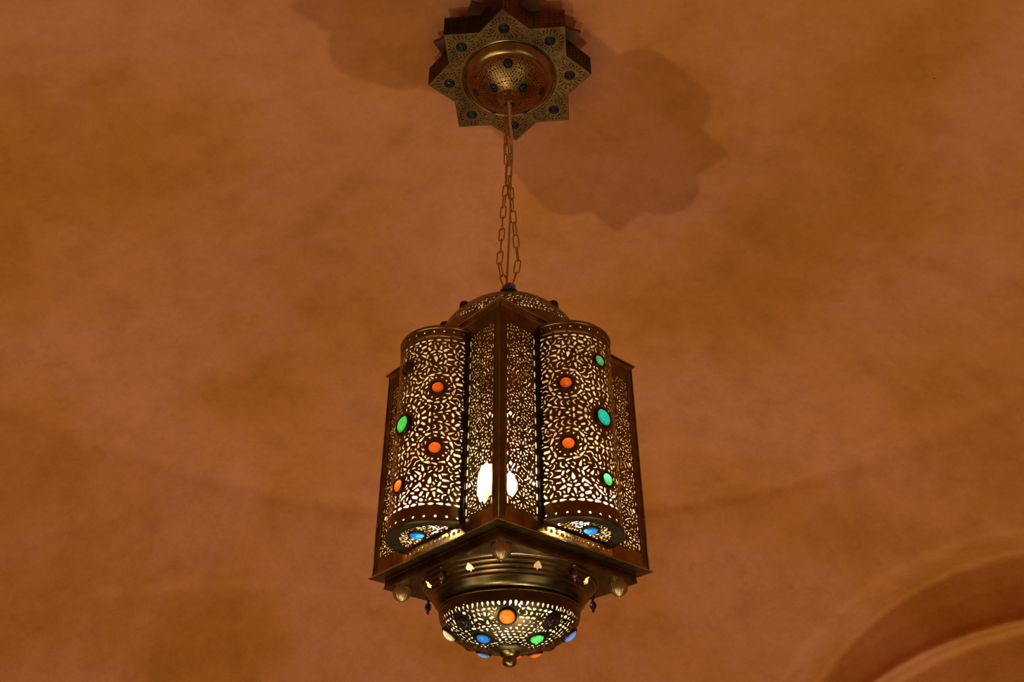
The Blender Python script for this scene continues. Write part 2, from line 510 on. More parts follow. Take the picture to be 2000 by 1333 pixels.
def fill(P, rng, x0, x1, y0, y1, n, size=1.0):
    for q in range(n):
        x = rng.uniform(x0, x1); y = rng.uniform(y0, y1)
        s = 1.0 if q < n * .45 else 0.72
        kd = rng.choice(['tri', 'dash', 'leaf', 'dot', 'drop', 'chev'] if q < n * .6 else ['dot', 'dash', 'tri'])
        if kd == 'dot': P.add('dot', x, y, 0, 0, size * s * rng.uniform(.0022, .0030))
        else: P.add(kd, x, y, rng.uniform(0, pi), size * s * rng.uniform(.0085, .0125), size * s * rng.uniform(.0020, .0028))

# cabochon: domed glass set in a brass bezel; local +z is the outward normal
_gm = {}
def gem(name_col, loc, normal, r, parent, h=0.45, label=None, bezel=1.28, dark=False):
    key = (name_col, round(r, 4), h)
    if key not in _gm:
        v, f = lathe([(r * cos(t), r * h * sin(t)) for t in [i * pi / 2 / 6 for i in range(6)]], 20)
        v.append((0, 0, r * h)); n = len(v) - 1
        for i in range(20): f.append((5 * 20 + i, 5 * 20 + (i + 1) % 20, n))
        me = bpy.data.meshes.new('gem'); me.from_pydata(v, [], f); me.update()
        for p in me.polygons: p.use_smooth = True
        me.materials.append(GEM[name_col])
        bz, bf = lathe([(r * 0.97, 0.0005), (r * 1.0, r * .16), (r * 1.10, r * .22), (r * bezel, 0.0012), (r * bezel, -0.0005)], 20)
        mb = bpy.data.meshes.new('bezel'); mb.from_pydata(bz, [], bf); mb.update()
        for p in mb.polygons: p.use_smooth = True
        mb.materials.append(DARKB)
        _gm[key] = (me, mb)
    me, mb = _gm[key]
    q = Vector(normal).to_track_quat('Z', 'Y')
    for nm, mesh in (('gem', me), ('bezel', mb)):
        o = bpy.data.objects.new(nm, mesh); COL.objects.link(o); o.parent = parent
        o.location = loc; o.rotation_mode = 'QUATERNION'; o.rotation_quaternion = q
        if nm == 'gem' and label: o['label'] = label

def thing(name, label, cat, group=None, loc=(0, 0, 0)):
    o = bpy.data.objects.new(name, None); COL.objects.link(o); o.location = loc
    o['label'] = label; o['category'] = cat
    if group: o['group'] = group
    o.empty_display_size = 0.05
    return o

# ================================================================= THE LANTERN
LAN = thing('pendant_lantern', 'large square pierced brass lantern with rounded bays and coloured glass jewels, lit, hanging from chains', 'lantern')
LAN.rotation_euler.z = PSI
DB = 0.3612; A = DB / sqrt(2); HALF = A           # face half width = apothem
Z0, Z1 = 0.828, 1.448
BW = 0.120                                          # half width of a bay on the face

# faces are modelled for the face whose outward normal is +x', then turned: local frame (n, t)
FACE_AZ = [-pi / 4 + k * pi / 2 for k in range(4)]  # k=0 right front, 3 = left front (-135)
def fmap(az, v_out, u, z):
    return (cos(az) * (A + v_out) - sin(az) * u, sin(az) * (A + v_out) + cos(az) * u, z)

# ---- pattern of a flat lattice strip (repeating rosettes and key figures)
PW, PH = 0.105, 0.536
def lattice_holes(opening=None):
    def region(x, y, r):
        return r + 0.002 < x < PW - r - 0.002 and 0.004 + r < y < PH - r - 0.004
    P = Pattern(region, [lambda x, y: (x, y)], 0.0024)
    if opening: P.put(opening, [])
    if opening:
        xs = [p[0] for p in opening]; ys = [p[1] for p in opening]
        base = P.region
        P.region = lambda x, y, r: base(x, y, r) and not (inside(opening, x, y) or any(hypot(x - a, y - b) < r + 0.0018 for a, b in dense))
        dense = []
        for i, p in enumerate(opening):
            q = opening[(i + 1) % len(opening)]
            for t in range(6): dense.append((p[0] + (q[0] - p[0]) * t / 6, p[1] + (q[1] - p[1]) * t / 6))
    T = 0.138; cx = PW / 2
    y = PH - 0.010
    # tall slits and bow-ties up both edges
    k = 0; yy = 0.018
    while yy < PH - 0.012:
        for sx in (0.0055, PW - 0.0055):
            if k % 2 == 0: P.add('rect', sx, yy, pi / 2, 0.017, 0.0021)
            else: P.add('fish', sx, yy, pi / 2 * (1 if sx < cx else -1), 0.012, 0.0024)
        yy += 0.0175; k += 1
    # slanted key bands first, then the rosettes between them
    rows = []
    cy = PH - 0.062 - 0.028
    while cy > -0.09: rows.append(cy); cy -= T
    sl = 0.55
    for c0 in rows:
        by = c0 - T / 2
        def kb(kind, u, v, ang, L, w):
            return P.add(kind, cx + u * cos(sl) - v * sin(sl), by + u * sin(sl) + v * cos(sl), sl + ang, L, w)
        for q in (-1, 1):
            kb('dot', q * 0.0042, 0.0045, 0, 0, 0.0020); kb('dot', q * 0.0042, -0.0045, 0, 0, 0.0020)
            kb('chev', q * 0.0165, 0, -q * pi / 2, 0.0190, 0.0029)
            kb('dot', q * 0.0118, 0, 0, 0, 0.0022)
            kb('rect', q * 0.0400, -q * 0.006, pi / 2, 0.0105, 0.0042)
            kb('rect', q * 0.0300, -q * 0.004, pi / 2, 0.0165, 0.0018)
            kb('rect', q * 0.0245, -q * 0.004, pi / 2, 0.0190, 0.0017)
            kb('hook', q * 0.0020, q * 0.0165, 0 if q > 0 else pi, 0.0200, 0.0017)
            kb('rect', q * -0.013, q * 0.0175, 0.2, 0.0130, 0.0018)
    for c0 in rows:
        for i in range(8):
            a = i * pi / 4 + 0.26
            P.add('drop', cx + 0.0150 * cos(a), c0 + 0.0150 * sin(a), a, 0.0125, 0.0023)
        for i in range(8):
            a = i * pi / 4 + 0.26 + pi / 8
            P.add('dot', cx + 0.0215 * cos(a), c0 + 0.0215 * sin(a), a, 0.0105, 0.0021)
        for i in range(10):
            a = i * pi / 5 + 0.1
            P.add('leaf', cx + 0.0300 * cos(a), c0 + 0.0300 * sin(a), a, 0.0100, 0.0032)
        for i in range(14):
            a = i * 2 * pi / 14
            P.add('dot', cx + 0.0385 * cos(a), c0 + 0.0385 * sin(a), a, 0.007, 0.0023)
    rng = random.Random(5)
    for q in range(1500):
        x, y = rng.uniform(0.006, PW - 0.006), rng.uniform(0.006, PH - 0.006)
        if q % 2 and any(hypot(x - cx, y - c0) < 0.012 for c0 in rows): continue
        if min(hypot(x - cx, y - c0) for c0 in rows) < 0.013: continue
        P.add('leaf' if q % 3 == 0 else 'dot', x, y, rng.choice((0.55, 2.12, 1.57)), 0.0078, rng.uniform(0.0018, 0.0024))
    return P.holes
def jag(cx, cy, rx, ry, seed, n=22, flat=None):
    rg = random.Random(seed); out = []
    for i in range(n):
        a = 2 * pi * i / n; k = rg.uniform(0.86, 1.08)
        x = cx + rx * k * cos(a); y = cy + ry * k * sin(a)
        out.append((min(max(x, 0.0035), PW - 0.0035), y))
    return out
H_PLAIN = lattice_holes()
ZP0 = 0.866                                         # foot of the lattice strips
U_IN, U_OUT = BW + 0.009, BW + 0.009 + PW           # strip between bay and corner post (0.129 .. 0.234)
# openings cut into the lattice to stand for the bulb's bloom, beside the front corner
OPEN_L = jag(PW - 0.0275, 0.073, 0.0340, 0.055, 3, 30)
OPEN_R = jag(PW - 0.0165, 0.062, 0.0215, 0.032, 9, 26)
def strip(az, side, holes, name='lattice_panel'):
    # x runs from the bay (0) to the corner (PW); side = -1 or +1 along t
    f = lambda x, y: fmap(az, 0.0, side * (U_IN + x), ZP0 + y)
    o = pierced(name, [(0, 0), (PW, 0), (PW, PH), (0, PH)], holes, f, SHEET, LAN, None, 0.0014, False, 0)
    return o
H_L = lattice_holes(OPEN_L); H_R = lattice_holes(OPEN_R)
# face 0 (right front): front corner is at -t ; face 3 (left front): front corner at +t
strip(FACE_AZ[0], -1, H_R); p_ = strip(FACE_AZ[3], +1, H_L)
base_a = strip(FACE_AZ[0], +1, H_PLAIN); base_b = strip(FACE_AZ[3], -1, H_PLAIN)
for k in (1, 2):
    for b in (base_a, base_b):
        c = b.copy(); COL.objects.link(c); c.parent = LAN; c.rotation_euler.z = k * pi / 2 if b is base_a else -k * pi / 2
# plain frame of each face
for k in range(4):
    az = FACE_AZ[k]; parts = []
    def fb(u0, u1, v0, v1, z0, z1):
        v, f = box(0, 1, 0, 1, 0, 1)
        return [fmap(az, v0 + (v1 - v0) * q[0], u0 + (u1 - u0) * q[1], z0 + (z1 - z0) * q[2]) for q in v], f
    e = HALF - 0.0205
    link_mesh('top_band', *fb(-e, e, -0.004, 0.0015, ZP0 + PH - 0.002, Z1), POST, LAN)
    bb_ = link_mesh('bottom_band', *fb(-e, e, -0.004, 0.0015, Z0 - 0.004, ZP0 + 0.002), BRASS, LAN)
    # beads on the strip under the bay
    V = []; F = []
    for i in range(13):
        u = -0.108 + i * 0.018
        v, f = lathe([(0.0052 * cos(t), 0.0038 * sin(t)) for t in (0, .5, 1.0, 1.4)], 10, close_top=True)
        v = [fmap(az, 0.0020 + q[2], u + q[0], 0.843 + q[1]) for q in v]
        V, F = join((V, F), (v, f))
    link_mesh('bead_row', V, F, LITB, bb_, True)
    link_mesh('lit_strip', *fb(-BW, BW, 0.0012, 0.0022, 0.832, 0.8535), LITB, bb_)  # strip lightened to carry the glow spilling from the bay floor
    # narrow flanges where bay and face meet
    for s in (-1, 1):
        link_mesh('edge_strip', *fb(s * (BW - 0.001), s * (BW + 0.010), -0.001, 0.0045, ZP0 - 0.004, ZP0 + PH + 0.004), DARKB, LAN)
        link_mesh('slat_fillet', *fb(s * (U_OUT - 0.001), s * (U_OUT + 0.0015), -0.001, 0.0025, ZP0, ZP0 + PH), BRASS, LAN)
# corner posts: folded angles, one per corner
for k in range(4):
    a = -pi / 2 + k * pi / 2
    w = 0.0205; t = 0.0025
    c = Vector((DB + 0.002, 0, 0)); d1 = Vector((-1, 1, 0)).normalized(); d2 = Vector((-1, -1, 0)).normalized()
    cin = c - Vector((t * 1.6, 0, 0))
    ring = [c, c + d1 * w, c + d1 * w + d2 * t, cin, c + d2 * w + d1 * t, c + d2 * w]
    R = Matrix.Rotation(a, 3, 'Z')
    V = [tuple(R @ q + Vector((0, 0, z))) for z in (Z0 - 0.002, Z1 + 0.002) for q in ring]
    n = 6; F = [(i, (i + 1) % n, (i + 1) % n + n, i + n) for i in range(n)] + [(5, 4, 3, 0), (3, 2, 1, 0), (6, 7, 8, 9), (9, 10, 11, 6)]
    link_mesh('corner_post', V, F, POST, LAN)
    # rounded bead running up the outer corner
    link_mesh('corner_bead', *tube([tuple(R @ (c + Vector((0.0005, 0, 0))) + Vector((0, 0, z))) for z in (Z0, 1.1, Z1)], 0.0022, 8), BRASS, LAN, True)

def annulus_square(D, r, z, seg=64, flip=False):
    v = []; f = []
    for i in range(seg):
        a = 2 * pi * i / seg
        c = [abs(cos(a)) + abs(sin(a))][0]
        rr = D / c
        v.append((rr * cos(a), rr * sin(a), z)); v.append((r * cos(a), r * sin(a), z))
    for i in range(seg):
        j = (i + 1) % seg; f.append((2 * i, 2 * i + 1, 2 * j + 1, 2 * j))
    return v, f
# ---- top and bottom cornices, skirt
link_mesh('top_cornice', *loft_square([(DB - 0.004, 1.436), (0.3625, 1.437), (0.3645, 1.446), (0.3700, 1.452), (0.3758, 1.4545), (0.3758, 1.4600), (0.3600, 1.4640), (0.33, 1.4655)]), BRASS, LAN)
link_mesh('roof_plate', *annulus_square(0.3305, 0.2330, 1.4655), BRASS, LAN)
for zz, dd in ((1.4572, 0.3762), (0.8248, 0.3738)):
    link_mesh('cornice_highlight', *tube([(dd * cos(a), dd * sin(a), zz) for a in [-pi / 2 + k * pi / 2 for k in range(4)]], 0.0017, 6, True), LITB, LAN)  # bright tube added as the lit highlight along each lip
link_mesh('bottom_cornice', *loft_square([(0.325, 0.8225), (0.3729, 0.8235), (0.3735, 0.8262), (0.3690, 0.8290), (0.3640, 0.8310), (0.3630, 0.8400), (0.358, 0.8405)]), BRASS, LAN)
sk = join(loft_square([(0.3265, 0.8235), (0.3285, 0.8225), (0.3300, 0.800), (0.3295, 0.7947)]), annulus_square(0.3295, 0.2315, 0.7947))
SK = link_mesh('skirt', *sk, NECKB, LAN)
link_mesh('edge_bead', *tube([(0.3297 * cos(a), 0.3297 * sin(a), 0.7965) for a in [-pi / 2 + k * pi / 2 for k in range(4)]], 0.0022, 6, True), BRASS, SK)
link_mesh('edge_bead', *tube([(0.3285 * cos(a), 0.3285 * sin(a), 0.8205) for a in [-pi / 2 + k * pi / 2 for k in range(4)]], 0.0020, 6, True), BRASS, SK)

# neck of stepped rings with eight punched arrowheads
def neck_profile():
    pr = [(0.2320, 0.7945)]
    z = 0.7935; r = 0.2300
    for i in range(4):
        pr += [(r, z), (r - 0.0016, z - 0.0020), (r - 0.0040, z - 0.0026), (r - 0.0052, z - 0.0052), (r - 0.0056, z - 0.0080)]
        r -= 0.0078; z -= 0.0098
    pr += [(0.1975, 0.7520), (0.1945, 0.7445), (0.1885, 0.7385), (0.1835, 0.7350), (0.1790, 0.7335), (0.1765, 0.7318)]
    return pr
NP = neck_profile()
acc = [0.0]
for i in range(1, len(NP)): acc.append(acc[-1] + hypot(NP[i][0] - NP[i - 1][0], NP[i][1] - NP[i - 1][1]))
def along(prof, ac, s):
    s = max(0, min(s, ac[-1]))
    for i in range(1, len(ac)):
        if s <= ac[i] + 1e-12:
            t = (s - ac[i - 1]) / max(1e-9, ac[i] - ac[i - 1])
            return (prof[i - 1][0] + (prof[i][0] - prof[i - 1][0]) * t, prof[i - 1][1] + (prof[i][1] - prof[i - 1][1]) * t)
    return prof[-1]
def neck_sheet():
    RM = 0.21
    Lc = 2 * pi * RM; TOT = acc[-1]
    holes = []
    for k in range(8):
        x = (radians(22.5 - 90 + 45 * k) % (2 * pi)) * RM; y = 0.030
        holes.append([(x + a, y + b) for a, b in ((-0.0105, -0.004), (-0.001, -0.0165), (0.0095, -0.002), (0.0105, 0.005), (0.004, 0.004), (0.001, 0.0095), (-0.004, 0.004), (-0.009, 0.005))])
    mp = lambda x, y: (along(NP, acc, y)[0] * cos(x / RM), along(NP, acc, y)[0] * sin(x / RM), along(NP, acc, y)[1])
    pts = [(0, 0), (Lc, 0), (Lc, TOT), (0, TOT)]
    # rows of vertices exactly on the profile breaks keep the steps crisp
    P2 = []; E2 = []
    seg = 96
    for j, s in enumerate(acc):
        for i in range(seg + 1):
            x, y = Lc * i / seg, s
            P2.append((x, y))
    vor = len(P2)
    for h in holes:
        s0 = len(P2); P2 += h; E2 += [(s0 + i, s0 + (i + 1) % len(h)) for i in range(len(h))]
    for j in range(len(acc)):
        for i in range(seg):
            E2.append((j * (seg + 1) + i, j * (seg + 1) + i + 1))
    V, Ed, Fc, *_ = delaunay_2d_cdt([Vector(p) for p in P2], E2, [], 0, 1e-7)
    faces = []
    for f in Fc:
        x = sum(V[i][0] for i in f) / 3; y = sum(V[i][1] for i in f) / 3
        if any(inside(h, x, y) for h in holes): continue
        faces.append(tuple(f))
    return [mp(v[0], v[1]) for v in V], faces
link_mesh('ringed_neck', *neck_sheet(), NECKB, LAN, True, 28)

# acorn drops under the skirt corners, small turned spindles between them
def acorn(parent, x, y, z, s=1.0):
    seg = 60; prof = [(0.012, 0.002), (0.0240, 0.001), (0.0252, -0.002), (0.0250, -0.009), (0.0238, -0.016), (0.0208, -0.0225), (0.0160, -0.0275), (0.0095, -0.0315), (0.0045, -0.0335), (0.0045, -0.0360), (0.0015, -0.0378)]
    v = []; f = []
    for j, (r, zz) in enumerate(prof):
        for i in range(seg):
            a = 2 * pi * i / seg
            fl = 1 - 0.09 * abs(cos(a * 8)) if 2 <= j <= 7 else 1
            v.append((x + r * fl * cos(a) * s, y + r * fl * sin(a) * s, z + zz * s))
    for j in range(len(prof) - 1):
        for i in range(seg): f.append((j * seg + i, (j + 1) * seg + i, (j + 1) * seg + (i + 1) % seg, j * seg + (i + 1) % seg))
    f.append(tuple(range((len(prof) - 1) * seg, len(prof) * seg)))
    return link_mesh('acorn_drop', v, f, CHAINM, parent, True, 60)
for k in range(4):
    a = -pi / 2 + k * pi / 2; acorn(LAN, 0.282 * cos(a), 0.282 * sin(a), 0.7947)
Rm = Matrix.Rotation(-PSI, 3, 'Z')
for (x, y, mt) in ((0.160, -0.158, BRASS), (-0.166, -0.146, BRASS), (0.222, 0.082, DARKB), (-0.218, 0.095, DARKB)):  # back pair darkened, their silhouette shade put into the brass
    q = Rm @ Vector((x, y, 0))
    prof = [(0.004, 0.0), (0.0070, -0.003), (0.0035, -0.007), (0.0032, -0.013), (0.0080, -0.018), (0.0095, -0.024), (0.0070, -0.031), (0.0030, -0.035), (0.0045, -0.038), (0.0008, -0.044)]
    v, f = lathe([(r, 0.7947 + z) for r, z in prof], 14, close_bottom=False, close_top=True, cx=q.x, cy=q.y)
    link_mesh('spindle_drop', v, f, mt, LAN, True, 50)

# ---- pierced bowl closing the bottom
BP = [(0.0, 0.6310), (0.030, 0.6318), (0.060, 0.6350), (0.090, 0.6415), (0.115, 0.6500), (0.137, 0.6605), (0.155, 0.6730), (0.168, 0.6870), (0.1765, 0.7020), (0.1800, 0.7160), (0.1795, 0.7260), (0.1765, 0.7325)]
def smooth_prof(P, n=6):
    out = []
    for i in range(len(P) - 1):
        p0 = P[max(i - 1, 0)]; p1 = P[i]; p2 = P[i + 1]; p3 = P[min(i + 2, len(P) - 1)]
        for k in range(n):
            t = k / n
            out.append(tuple(0.5 * (2 * p1[c] + (p2[c] - p0[c]) * t + (2 * p0[c] - 5 * p1[c] + 4 * p2[c] - p3[c]) * t * t + (3 * p1[c] - p0[c] - 3 * p2[c] + p3[c]) * t ** 3) for c in (0, 1)))
    out.append(P[-1]); return out
def rev_map(P):
    Q = smooth_prof(P); ac = [0.0]
    for i in range(1, len(Q)): ac.append(ac[-1] + hypot(Q[i][0] - Q[i - 1][0], Q[i][1] - Q[i - 1][1]))
    def m(x, y):
        s = hypot(x, y); r, z = along(Q, ac, s); a = atan2(y, x)
        return (r * cos(a), r * sin(a), z)
    def s_of_r(rr, upto=1.0):
        for i in range(1, len(Q)):
            if Q[i][0] >= rr: return ac[i - 1] + (rr - Q[i - 1][0]) / max(1e-9, Q[i][0] - Q[i - 1][0]) * (ac[i] - ac[i - 1])
        return ac[-1]
    def nrm(s):
        r1, z1 = along(Q, ac, s - 0.003); r2, z2 = along(Q, ac, s + 0.003)
        return (z2 - z1, -(r2 - r1))     # outward (r, z) for a profile running outward/upward
    return m, ac[-1], s_of_r, nrm, Q, ac
bm_, BS, b_sr, b_n, bQ, bA = rev_map(BP)
BOWL_GEMS = []   # (azimuth deg in world, s, colour, radius)
su = b_sr(0.151); sl_ = b_sr(0.094)
for az, c in ((-92, 'amber'), (-137, 'brown'), (-47, 'brown'), (-178, 'white'), (1, 'periwinkle'), (135, 'brown'), (45, 'brown'), (90, 'orange')):
    BOWL_GEMS.append((az, su, c, 0.0160 if c == 'brown' else 0.0205))
for az, c in ((-132, 'blue'), (-45, 'green'), (135, 'periwinkle'), (46, 'orange')):
    BOWL_GEMS.append((az, sl_, c, 0.0180))
BOWL_GEMS.append((72, b_sr(0.06), 'red', 0.0140))
def disc_pattern(r_in, r_out, gems, seed, size=1.0, sp=0.0150, region2=None):
    rng = random.Random(seed)
    reg = lambda x, y, r: r_in + r < hypot(x, y) < r_out - r and (region2 is None or region2(x, y, r))
    P = Pattern(reg, None, 0.0023)
    voids = []
    for (az, s, c, r) in gems:
        a = radians(az) - PSI; x, y = s * cos(a), s * sin(a)
        P.put(None, [(x, y, r * 1.25 + 0.001)])
        if c not in ('brown', 'navy', 'teal', 'cobalt'): voids.append(circle(x, y, r * 0.86))
        n = int(2 * pi * (r * 1.25 + .006) / 0.0115)
        for i in range(n):
            b = 2 * pi * i / n; rr = r * 1.25 + 0.0062
            P.add('tri' if i % 2 else 'leaf', x + rr * cos(b), y + rr * sin(b), b, 0.0085 * size, 0.0024 * size)
    r = r_in + 0.005; k = 0
    while r < r_out - 0.004:
        n = max(5, int(2 * pi * r / sp))
        for i in range(n):
            b = 2 * pi * (i + .5 * (k % 2)) / n
            kd = rng.choice(KINDS) if k % 3 else KINDS[k % 6]
            P.add(kd, r * cos(b), r * sin(b), b + (pi / 2 if k % 2 else 0) + rng.uniform(-.5, .5), size * rng.uniform(.009, .0145), size * rng.uniform(.0026, .0038))
        r += 0.0118 * size; k += 1
    fill(P, rng, -r_out, r_out, -r_out, r_out, 6000, 0.95 * size)
    return P.holes, voids
holes, voids = disc_pattern(0.046, BS - 0.029, BOWL_GEMS, 11)
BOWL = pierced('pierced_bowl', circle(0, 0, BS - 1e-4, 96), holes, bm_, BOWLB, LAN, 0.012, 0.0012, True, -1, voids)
for (az, s, c, r) in BOWL_GEMS:
    a = radians(az) - PSI; rr, z = along(bQ, bA, s); nr, nz = b_n(s)
    gem(c, (rr * cos(a), rr * sin(a), z), (nr * cos(a), nr * sin(a), nz), r, BOWL, 0.62, 'unlit dark amber glass' if c == 'brown' else '%s glass cabochon' % {'amber': 'orange', 'periwinkle': 'pale blue'}.get(c, c), 1.18)
link_mesh('rim_ring', *tube([(0.1805 * cos(a), 0.1805 * sin(a), 0.7265) for a in [2 * pi * i / 64 for i in range(64)]], 0.0028, 6, True), BRASS, BOWL, True)
v, f = lathe([(0.048, 0.6345), (0.046, 0.630), (0.036, 0.6255), (0.029, 0.6245), (0.026, 0.620), (0.0215, 0.616), (0.017, 0.6135), (0.0165, 0.610), (0.0185, 0.606), (0.0185, 0.601), (0.0160, 0.596), (0.0105, 0.5925), (0.0035, 0.5915)], 28, close_top=True)
link_mesh('bottom_finial', v, f, BRASS, LAN, True, 40)

# ---- four half-round bays
RB, V0 = 0.1205, -0.010
B0 = math.acos(min(1, -V0 / RB)) if False else math.asin(0.0)
BMAX = pi / 2 - math.asin(-V0 / RB) * -1 if False else math.acos(10 / 120.5)   # angle at which the bay meets the face
UC = RB * BMAX                                      # half arc length
ZB0, ZB1 = 0.8565, 1.425
HB = ZB1 - ZB0
BAYG = [(0.0, 1.315, 'small'), (0.0, 1.141, 'big'), (0.0, 0.967, 'small'), (48.0, 1.229, 'side'), (-48.0, 1.229, 'side'), (48.0, 1.052, 'side'), (-48.0, 1.052, 'side')]
GR = {'small': 0.0162, 'big': 0.0235, 'side': 0.0160}
def bay_pattern():
    rng = random.Random(21)
    lo, hi = 0.0275, HB - 0.040
    mid = (1.141 - ZB0)
    P = Pattern(lambda x, y, r: abs(x) + r < UC - 0.006 and lo + r < y < hi - r,
                [lambda x, y: (x, y), lambda x, y: (-x, y), lambda x, y: (x, 2 * mid - y), lambda x, y: (-x, 2 * mid - y)], 0.0036)
    for b, z, s in BAYG:
        P.put(None, [(radians(b) * RB, z - ZB0, GR[s] * 1.28 + 0.0012)])
    # almond medallions near the top and bottom
    for sx in (1,):
        x = radians(44) * RB; y = 1.318 - ZB0
        P.add('drop', x, y, pi / 2 + 0.15, 0.020, 0.0048)
        for i in range(11):
            a = -0.35 + i * (pi + 0.7) / 10
            P.add('chev' if i % 2 else 'dash', x + 0.0265 * cos(a), y + 0.026 * sin(a), a + pi / 2, 0.0135, 0.0026)
    foci = []
    for b, z, s in BAYG:
        foci.append((radians(b) * RB, z - ZB0, GR[s] * 1.28 + 0.001, {'big': 1.25, 'small': 0.85, 'side': 1.0}[s]))
    foci.append((radians(44) * RB, 1.318 - ZB0, 0.033, 0.95)); foci.append((-radians(44) * RB, 1.318 - ZB0, 0.033, 0.95))
    foci.append((radians(44) * RB, 0.965 - ZB0, 0.033, 0.95)); foci.append((-radians(44) * RB, 0.965 - ZB0, 0.033, 0.95))
    # row of long marks along the upper and lower border
    n = 8
    for i in range(n):
        P.add('tri' if i % 2 else 'leaf', (i + .5) * (UC - .006) / n, hi - 0.0048, pi if i % 3 else 0, 0.0165, 0.0033)
    arabesque(P, foci, rng, 0.0178, 1.10)
    fill(P, rng, 0, UC, mid, hi, 5000, 1.05)
    H = P.holes
    # plain bands with round punched dots
    nd = 13
    for i in range(nd):
        x = -UC + (i + .5) * 2 * UC / nd
        H.append(circle(x, 0.0135, 0.0029, 8)); H.append(circle(x, HB - 0.0165, 0.0027, 8))
    # hairline slots under the top band
    for i in range(9):
        x = -UC + 0.012 + (i + .5) * (2 * UC - 0.024) / 9
        H.append([(x - 0.016, HB - 0.0335), (x + 0.016, HB - 0.0335), (x + 0.016, HB - 0.0322), (x - 0.016, HB - 0.0322)])
    voids = [circle(radians(b) * RB, z - ZB0, GR[s] * .88) for b, z, s in BAYG]
    return H, voids
BH, BV = bay_pattern()
def bay_map(x, y):
    b = x / RB; return (A + V0 + RB * cos(b), RB * sin(b), ZB0 + y)
def half_ring(rad, z, n=32, v0=V0):
    bm = math.acos(max(-1, min(1, -v0 / rad)))
    return [(A + v0 + rad * cos(-bm + 2 * bm * i / n), rad * sin(-bm + 2 * bm * i / n), z) for i in range(n + 1)]
def band_loft(rows, n=32):
    V = []; F = []
    for r, z in rows: V += half_ring(r, z, n)
    for j in range(len(rows) - 1):
        for i in range(n): a = j * (n + 1) + i; F.append((a, a + 1, a + n + 2, a + n + 1))
    return V, F
BAY_COL = {  # colours seen on each bay: keys (axis top, big, axis bottom, +48 top, -48 top, +48 bottom, -48 bottom)
    0: ['seagreen', 'cyan', 'seagreen', 'orange', 'orange', 'orange', 'orange'],
    3: ['brown', 'green', 'orange', 'orange', 'orange', 'orange', 'amber'],
    1: ['orange', 'green', 'orange', 'orange', 'orange', 'orange', 'orange'],
    2: ['orange', 'cyan', 'orange', 'orange', 'orange', 'orange', 'orange']}
# bottom cap of a bay: a flat pierced half disc inside a solid flange
def cap_sheet():
    rng = random.Random(4)
    rc = 0.093
    def reg(x, y, r): return x - r > 0.010 and hypot(x + 0.010 - 0.0, y) + r < rc - 0.001 + 0.0
    P = Pattern(reg, [lambda x, y: (x, y), lambda x, y: (x, -y)], 0.0016)
    P.put(None, [(0.046, 0, 0.0205)])
    for k, rr in enumerate((0.0265, 0.0375, 0.0485, 0.060)):
        n = int(2 * pi * rr / 0.0150)
        for i in range(n):
            a = 2 * pi * (i + .5 * (k % 2)) / n
            P.add(KINDS[(k + i) % 6], 0.046 + rr * cos(a), rr * sin(a), a + (k % 2) * pi / 2, 0.0135, 0.0034)
    fill(P, rng, 0, 0.09, 0, 0.09, 1800, 0.85)
    bm = math.acos(0.010 / rc)
    out = [(-0.010 + rc * cos(-bm + 2 * bm * i / 24), rc * sin(-bm + 2 * bm * i / 24)) for i in range(25)]
    return out, P.holes
CO, CH = cap_sheet()
for k in range(4):
    az = FACE_AZ[k]
    if k == 0:
        bay0 = pierced('pierced_bay', [(-UC, 0), (UC, 0), (UC, HB), (-UC, HB)], BH, bay_map, SHEET, LAN, 0.010, 0.0013, True, 0, BV)
        bay = bay0
        rims = [link_mesh('top_rim', *band_loft([(RB + .0008, ZB1 - 0.006), (RB + .0035, ZB1 - 0.004), (RB + .0045, ZB1), (RB + .003, ZB1 + .003), (0.02, ZB1 + .004)]), BRASS, bay, True, 40),
                link_mesh('rim_bead', *tube(half_ring(RB + .0012, ZB1 - 0.029), 0.0012, 6), BRASS, bay, True),
                link_mesh('bottom_rim', *band_loft([(RB + .0008, ZB0 + 0.008), (RB + .004, ZB0 + 0.005), (RB + .005, ZB0), (RB + .003, ZB0 - .003), (RB - .006, ZB0 - .004), (0.095, ZB0 - .001), (0.0925, ZB0 + 0.003)]), POST, bay, True, 40)]
        cap = pierced('bay_floor', CO, CH, lambda x, y: (A + x, y, ZB0 + 0.002), SHEET, bay, None, 0.0012, False, 1, [circle(0.046, 0, 0.0155)])
        rims.append(cap)
    else:
        bay = bay0.copy(); COL.objects.link(bay); bay.parent = LAN
        for r_ in rims:
            c = r_.copy(); COL.objects.link(c); c.parent = bay
    bay.rotation_euler.z = az
    for (b, z, s), c in zip(BAYG, BAY_COL[k]):
        br = radians(b); r = GR[s]
        gem(c, (A + V0 + (RB + .001) * cos(br), (RB + .001) * sin(br), z), (cos(br), sin(br), 0), r, bay, 0.40,
            {'brown': 'unlit dark amber glass', 'seagreen': 'green glass cabochon', 'amber': 'orange glass cabochon', 'cyan': 'large turquoise glass cabochon'}.get(c, '%s glass cabochon' % c))
    gem('blue', (A + 0.046, 0, ZB0 - 0.0005), (0, 0, -1), 0.0185, bay, 0.50, 'blue glass cabochon')

